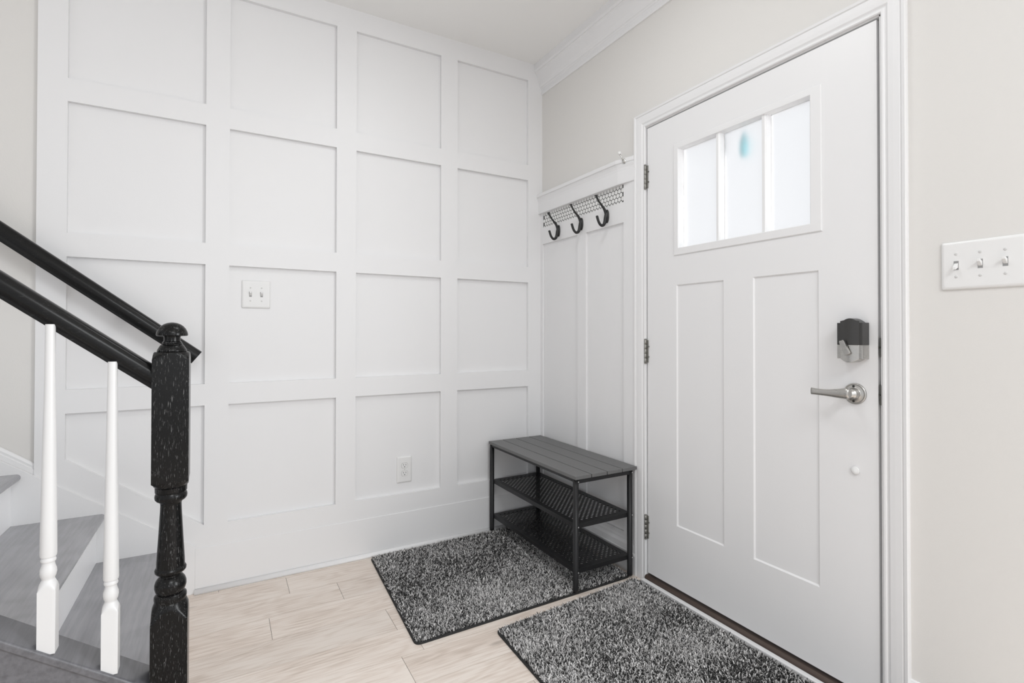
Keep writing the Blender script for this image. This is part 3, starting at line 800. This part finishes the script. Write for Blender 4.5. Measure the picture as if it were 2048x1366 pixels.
# the real bench stands very slightly askew
# ------------------------------------------------------------------ switch plates and socket
def plate(mb, c, w, h, ax):
    """bevelled plate; ax 'y' = on the left wall (normal -Y), 'x' = on the right wall (normal -X)"""
    rs = []
    for d_, k in ((0, 0.0), (0.003, 0.0), (0.0055, 0.003), (0.0065, 0.008)):
        ring = []
        a, b_ = w/2-k, h/2-k; r_ = 0.004
        for cx_, cz2, t0 in ((a-r_, b_-r_, 0), (-a+r_, b_-r_, 90), (-a+r_, -b_+r_, 180), (a-r_, -b_+r_, 270)):
            for t in (0, 30, 60, 90):
                u, v = cx_+r_*math.cos(R(t0+t)), cz2+r_*math.sin(R(t0+t))
                ring.append((c[0]+u, c[1]-d_, c[2]+v) if ax == 'y' else (c[0]-d_, c[1]+u, c[2]+v))
        rs.append(ring)
    return mb.rings(rs, flat=False)
def toggle(c, ax, up_):
    """housing rim and lever"""
    s = MB()
    def pt(u, d_, v): return (c[0]+u, c[1]-d_, c[2]+v) if ax == 'y' else (c[0]-d_, c[1]-u, c[2]+v)
    def bx(u0, u1, d0, d1, v0, v1):
        a, b_ = pt(u0, d0, v0), pt(u1, d1, v1); s.box(a[0], b_[0], a[1], b_[1], a[2], b_[2])
    sg = 1 if up_ else -1
    vs = [pt(-0.0042, 0, -0.006*1), pt(0.0042, 0, -0.006), pt(0.0042, 0, 0.006), pt(-0.0042, 0, 0.006),
          pt(-0.0036, 0.013, sg*0.0085-0.0035), pt(0.0036, 0.013, sg*0.0085-0.0035), pt(0.0036, 0.013, sg*0.0085+0.0035), pt(-0.0036, 0.013, sg*0.0085+0.0035)]
    s.add(vs, [(0, 1, 2, 3), (4, 5, 6, 7), (0, 1, 5, 4), (1, 2, 6, 5), (2, 3, 7, 6), (3, 0, 4, 7)])
    return s.build('toggle', M['plastic'], bevel=0.0008)
def recess(c, ax):
    s = MB(); h_, w_ = 0.0118, 0.0052
    if ax == 'y': s.box(c[0]-w_, c[0]+w_, c[1]-0.0003, c[1]+0.001, c[2]-h_, c[2]+h_)
    else: s.box(c[0]-0.0003, c[0]+0.001, c[1]-w_, c[1]+w_, c[2]-h_, c[2]+h_)
    return s.build('toggle_slot', M['slotgrey'])
M['slotgrey'] = mat('switch_slot_grey', (0.28, 0.28, 0.28), 0.5)
def pscrew(c, ax):
    s = MB(); s.lathe([(0, 0.0032), (0.0008, 0.0032), (0.0013, 0.002)], c, '-y' if ax == 'y' else '-x', 14); return s.build('screw', M['screwwhite'])
M['screwwhite'] = mat('painted_screw', (0.6, 0.6, 0.59), 0.3)
def switch_plate(c, w, h, ax, offs, ups, label):
    t = thing('light_switch', label, 'light switch', c)
    ps = [plate(MB(), c, w, h, ax).build('switch_plate', M['plastic'])]
    for u, s__ in zip(offs, ups):
        cc = (c[0]+u, c[1]-0.0065, c[2]) if ax == 'y' else (c[0]-0.0065, c[1]-u, c[2])
        ps += [recess(cc, ax), toggle(cc, ax, s__)]
        for dz in (-0.030, 0.030): ps.append(pscrew((cc[0], cc[1], cc[2]+dz), ax))
    rebase(t, ps)
switch_plate((-1.562, BK, 1.309), 0.118, 0.127, 'y', (-0.023, 0.023), (True, True), 'white double toggle light switch on the panelled wall')
switch_plate((0.0, -2.0765, 1.314), 0.172, 0.127, 'x', (-0.0525, -0.003, 0.0455), (False, True, True), 'white triple toggle light switch on the wall right of the door')
# duplex socket
t = thing('power_outlet', 'white duplex power socket low on the panelled wall', 'power outlet', (-0.852, BK, 0.41))
OC = (-0.856, BK, 0.411)
ps = [plate(MB(), OC, 0.080, 0.138, 'y').build('outlet_plate', M['plastic'])]
for dz in (0.0205, -0.0205):
    rc = MB(); zc = OC[2]+dz; yf = OC[1]-0.0065
    ring = []
    for a in np.linspace(0, 2*math.pi, 32, endpoint=False):
        ring.append((0.0172*math.cos(a), max(-0.0135, min(0.0135, 0.0172*math.sin(a)))))
    rc.rings([[(OC[0]+u, yf-d_, zc+v) for u, v in ring] for d_ in (0, 0.002)])
    ro_ = rc.build('receptacle', M['plastic'], bevel=0.0006)
    rim = MB(); rim.rings([[(OC[0]+u*1.06, yf-d_, zc+v*1.06) for u, v in ring] for d_ in (0, 0.0003)]); 
    rimo = rim.build('receptacle_gap', M['slotgrey'])
    sl = MB(); yy = yf-0.002
    sl.box(OC[0]-0.0075, OC[0]-0.0053, yy-0.0002, yy, zc+0.0005, zc+0.0085)
    sl.box(OC[0]+0.0053, OC[0]+0.0075, yy-0.0002, yy, zc+0.0005, zc+0.0075)
    sl.lathe([(0, 0.0026), (0.0002, 0.0026)], (OC[0], yy, zc-0.0065), '-y', 12)
    so = sl.build('slots', M['slot'])
    ps += [ro_, rimo, so]
ps.append(pscrew((OC[0], OC[1]-0.0065, OC[2]), 'y'))
rebase(t, ps)
for a in ps[1:-1]:
    pass

# ------------------------------------------------------------------ rugs
def rug(corners, r_c, label, seed, density=3.6e-3):
    """corners counter-clockwise list of (x,y)"""
    cs = [Vector((x, y)) for x, y in corners]; n = len(cs); out = []
    for i in range(n):
        p, a, b_ = cs[i], cs[i-1], cs[(i+1) % n]
        d0 = (a-p).normalized()*r_c; d1 = (b_-p).normalized()*r_c
        for t in np.linspace(0, 1, 7): out.append(tuple((p+d0)*(1-t)**2+p*2*t*(1-t)+(p+d1)*t**2))
    cx_ = sum(p[0] for p in out)/len(out); cy2 = sum(p[1] for p in out)/len(out)
    def sc_(k): # inset by k metres (towards the centre)
        r = []
        m_ = len(out)
        for i in range(m_):
            a, b_ = Vector(out[i-1]), Vector(out[(i+1) % m_]); tgt = (b_-a).normalized(); nn = Vector((-tgt.y, tgt.x))
            p = Vector(out[i])+nn*k; r.append((p.x, p.y))
        return r
    area2 = sum(out[i][0]*out[(i+1) % len(out)][1]-out[(i+1) % len(out)][0]*out[i][1] for i in range(len(out)))
    sgn = 1 if area2 > 0 else -1
    bk = MB(); i1 = sc_(0.0); i2 = sc_(0.002*sgn); i3 = sc_(0.008*sgn)
    bk.rings([[(x, y, 0.0005) for x, y in i1], [(x, y, 0.0045) for x, y in i1], [(x, y, 0.0065) for x, y in i2], [(x, y, 0.0065) for x, y in i3]])
    t = thing('shag_rug', label, 'rug', (cx_, cy2, 0))
    back = bk.build('backing', M['binding'])
    # pile
    R_ = np.random.default_rng(seed)
    poly = np.array(sc_(0.0065*sgn)); xmin, ymin = poly.min(0); xmax, ymax = poly.max(0)
    gx, gy = np.meshgrid(np.arange(xmin, xmax, density), np.arange(ymin, ymax, density))
    px = (gx+R_.uniform(-.5, .5, gx.shape)*density).ravel(); py = (gy+R_.uniform(-.5, .5, gx.shape)*density).ravel()
    ins = np.zeros(px.shape, bool); m_ = len(poly)
    for i in range(m_):
        x1_, y1_ = poly[i]; x2_, y2_ = poly[(i+1) % m_]
        cnd = ((y1_ > py) != (y2_ > py)) & (px < (x2_-x1_)*(py-y1_)/(y2_-y1_+1e-12)+x1_); ins ^= cnd
    px, py = px[ins], py[ins]; K = len(px)
    # soft mottling: a sum of blobs
    mot = np.zeros(K)
    for _ in range(90):
        bx_, by_ = R_.uniform(xmin, xmax), R_.uniform(ymin, ymax); s_b = R_.uniform(0.03, 0.11); am = R_.choice([-1, 1])
        ca_, sa_ = math.cos(R_.uniform(0, 3.14)), 0; ca_ = 1
        mot += am*np.exp(-(((px-bx_)**2+(py-by_)**2)/(2*s_b*s_b)))
    mot = mot/(mot.std()+1e-6)
    tone = R_.random(K)
    lightp = 0.66+0.14*np.clip(mot, -1.8, 1.8)
    light = tone < lightp
    val = np.where(light, R_.uniform(0.34, 0.85, K), R_.uniform(0.015, 0.08, K))
    hgt = R_.uniform(0.006, 0.0125, K); ang = R_.uniform(0, 2*np.pi, K); lean = R_.uniform(0.003, 0.011, K)
    wd = R_.uniform(0.0009, 0.0016, K)
    wx, wy = -np.sin(ang+R_.uniform(-1, 1, K)), np.cos(ang+R_.uniform(-1, 1, K))
    lx_, ly_ = np.cos(ang)*lean, np.sin(ang)*lean
    V = np.zeros((K, 6, 3))
    for k, (h_, l_, w_) in enumerate(((0, 0, 1.0), (0.62, 0.35, 1.05), (1.0, 1.0, 0.7))):
        for q, s__ in enumerate((-1, 1)):
            V[:, 2*k+q, 0] = px+lx_*l_+wx*wd*w_*s__; V[:, 2*k+q, 1] = py+ly_*l_+wy*wd*w_*s__; V[:, 2*k+q, 2] = 0.0045+hgt*h_
    base = (np.arange(K)*6)[:, None]
    F = np.concatenate([base+np.array([0, 1, 3, 2]), base+np.array([2, 3, 5, 4])], 1).reshape(-1)
    me = bpy.data.meshes.new('pile')
    me.vertices.add(K*6); me.vertices.foreach_set('co', V.reshape(-1).astype(np.float32))
    me.loops.add(K*8); me.loops.foreach_set('vertex_index', F.astype(np.int32))
    me.polygons.add(K*2); me.polygons.foreach_set('loop_start', (np.arange(K*2)*4).astype(np.int32))
    me.update(calc_edges=True)
    ca = me.color_attributes.new('yarn', 'FLOAT_COLOR', 'POINT')
    col = np.ones((K, 6, 4), np.float32)
    tint = np.array([1.0, 0.985, 0.975])
    for ch in range(3): col[:, :, ch] = (val*tint[ch])[:, None]
    ca.data.foreach_set('color', col.reshape(-1))
    me.materials.append(M['pile'])
    po = bpy.data.objects.new('pile', me); COL.objects.link(po); po['kind'] = 'stuff'
    rebase(t, [back, po])
rug([(-1.046, -0.034), (-1.084, -0.833), (-0.042, -0.822), (-0.040, -0.030)], 0.028, 'grey and black speckled shag rug under the shoe bench', 5)
rug([(-0.790, -0.893), (-0.812, -2.00), (-0.043, -2.00), (-0.038, -0.843)], 0.030, 'grey and black speckled shag rug in front of the door', 6)
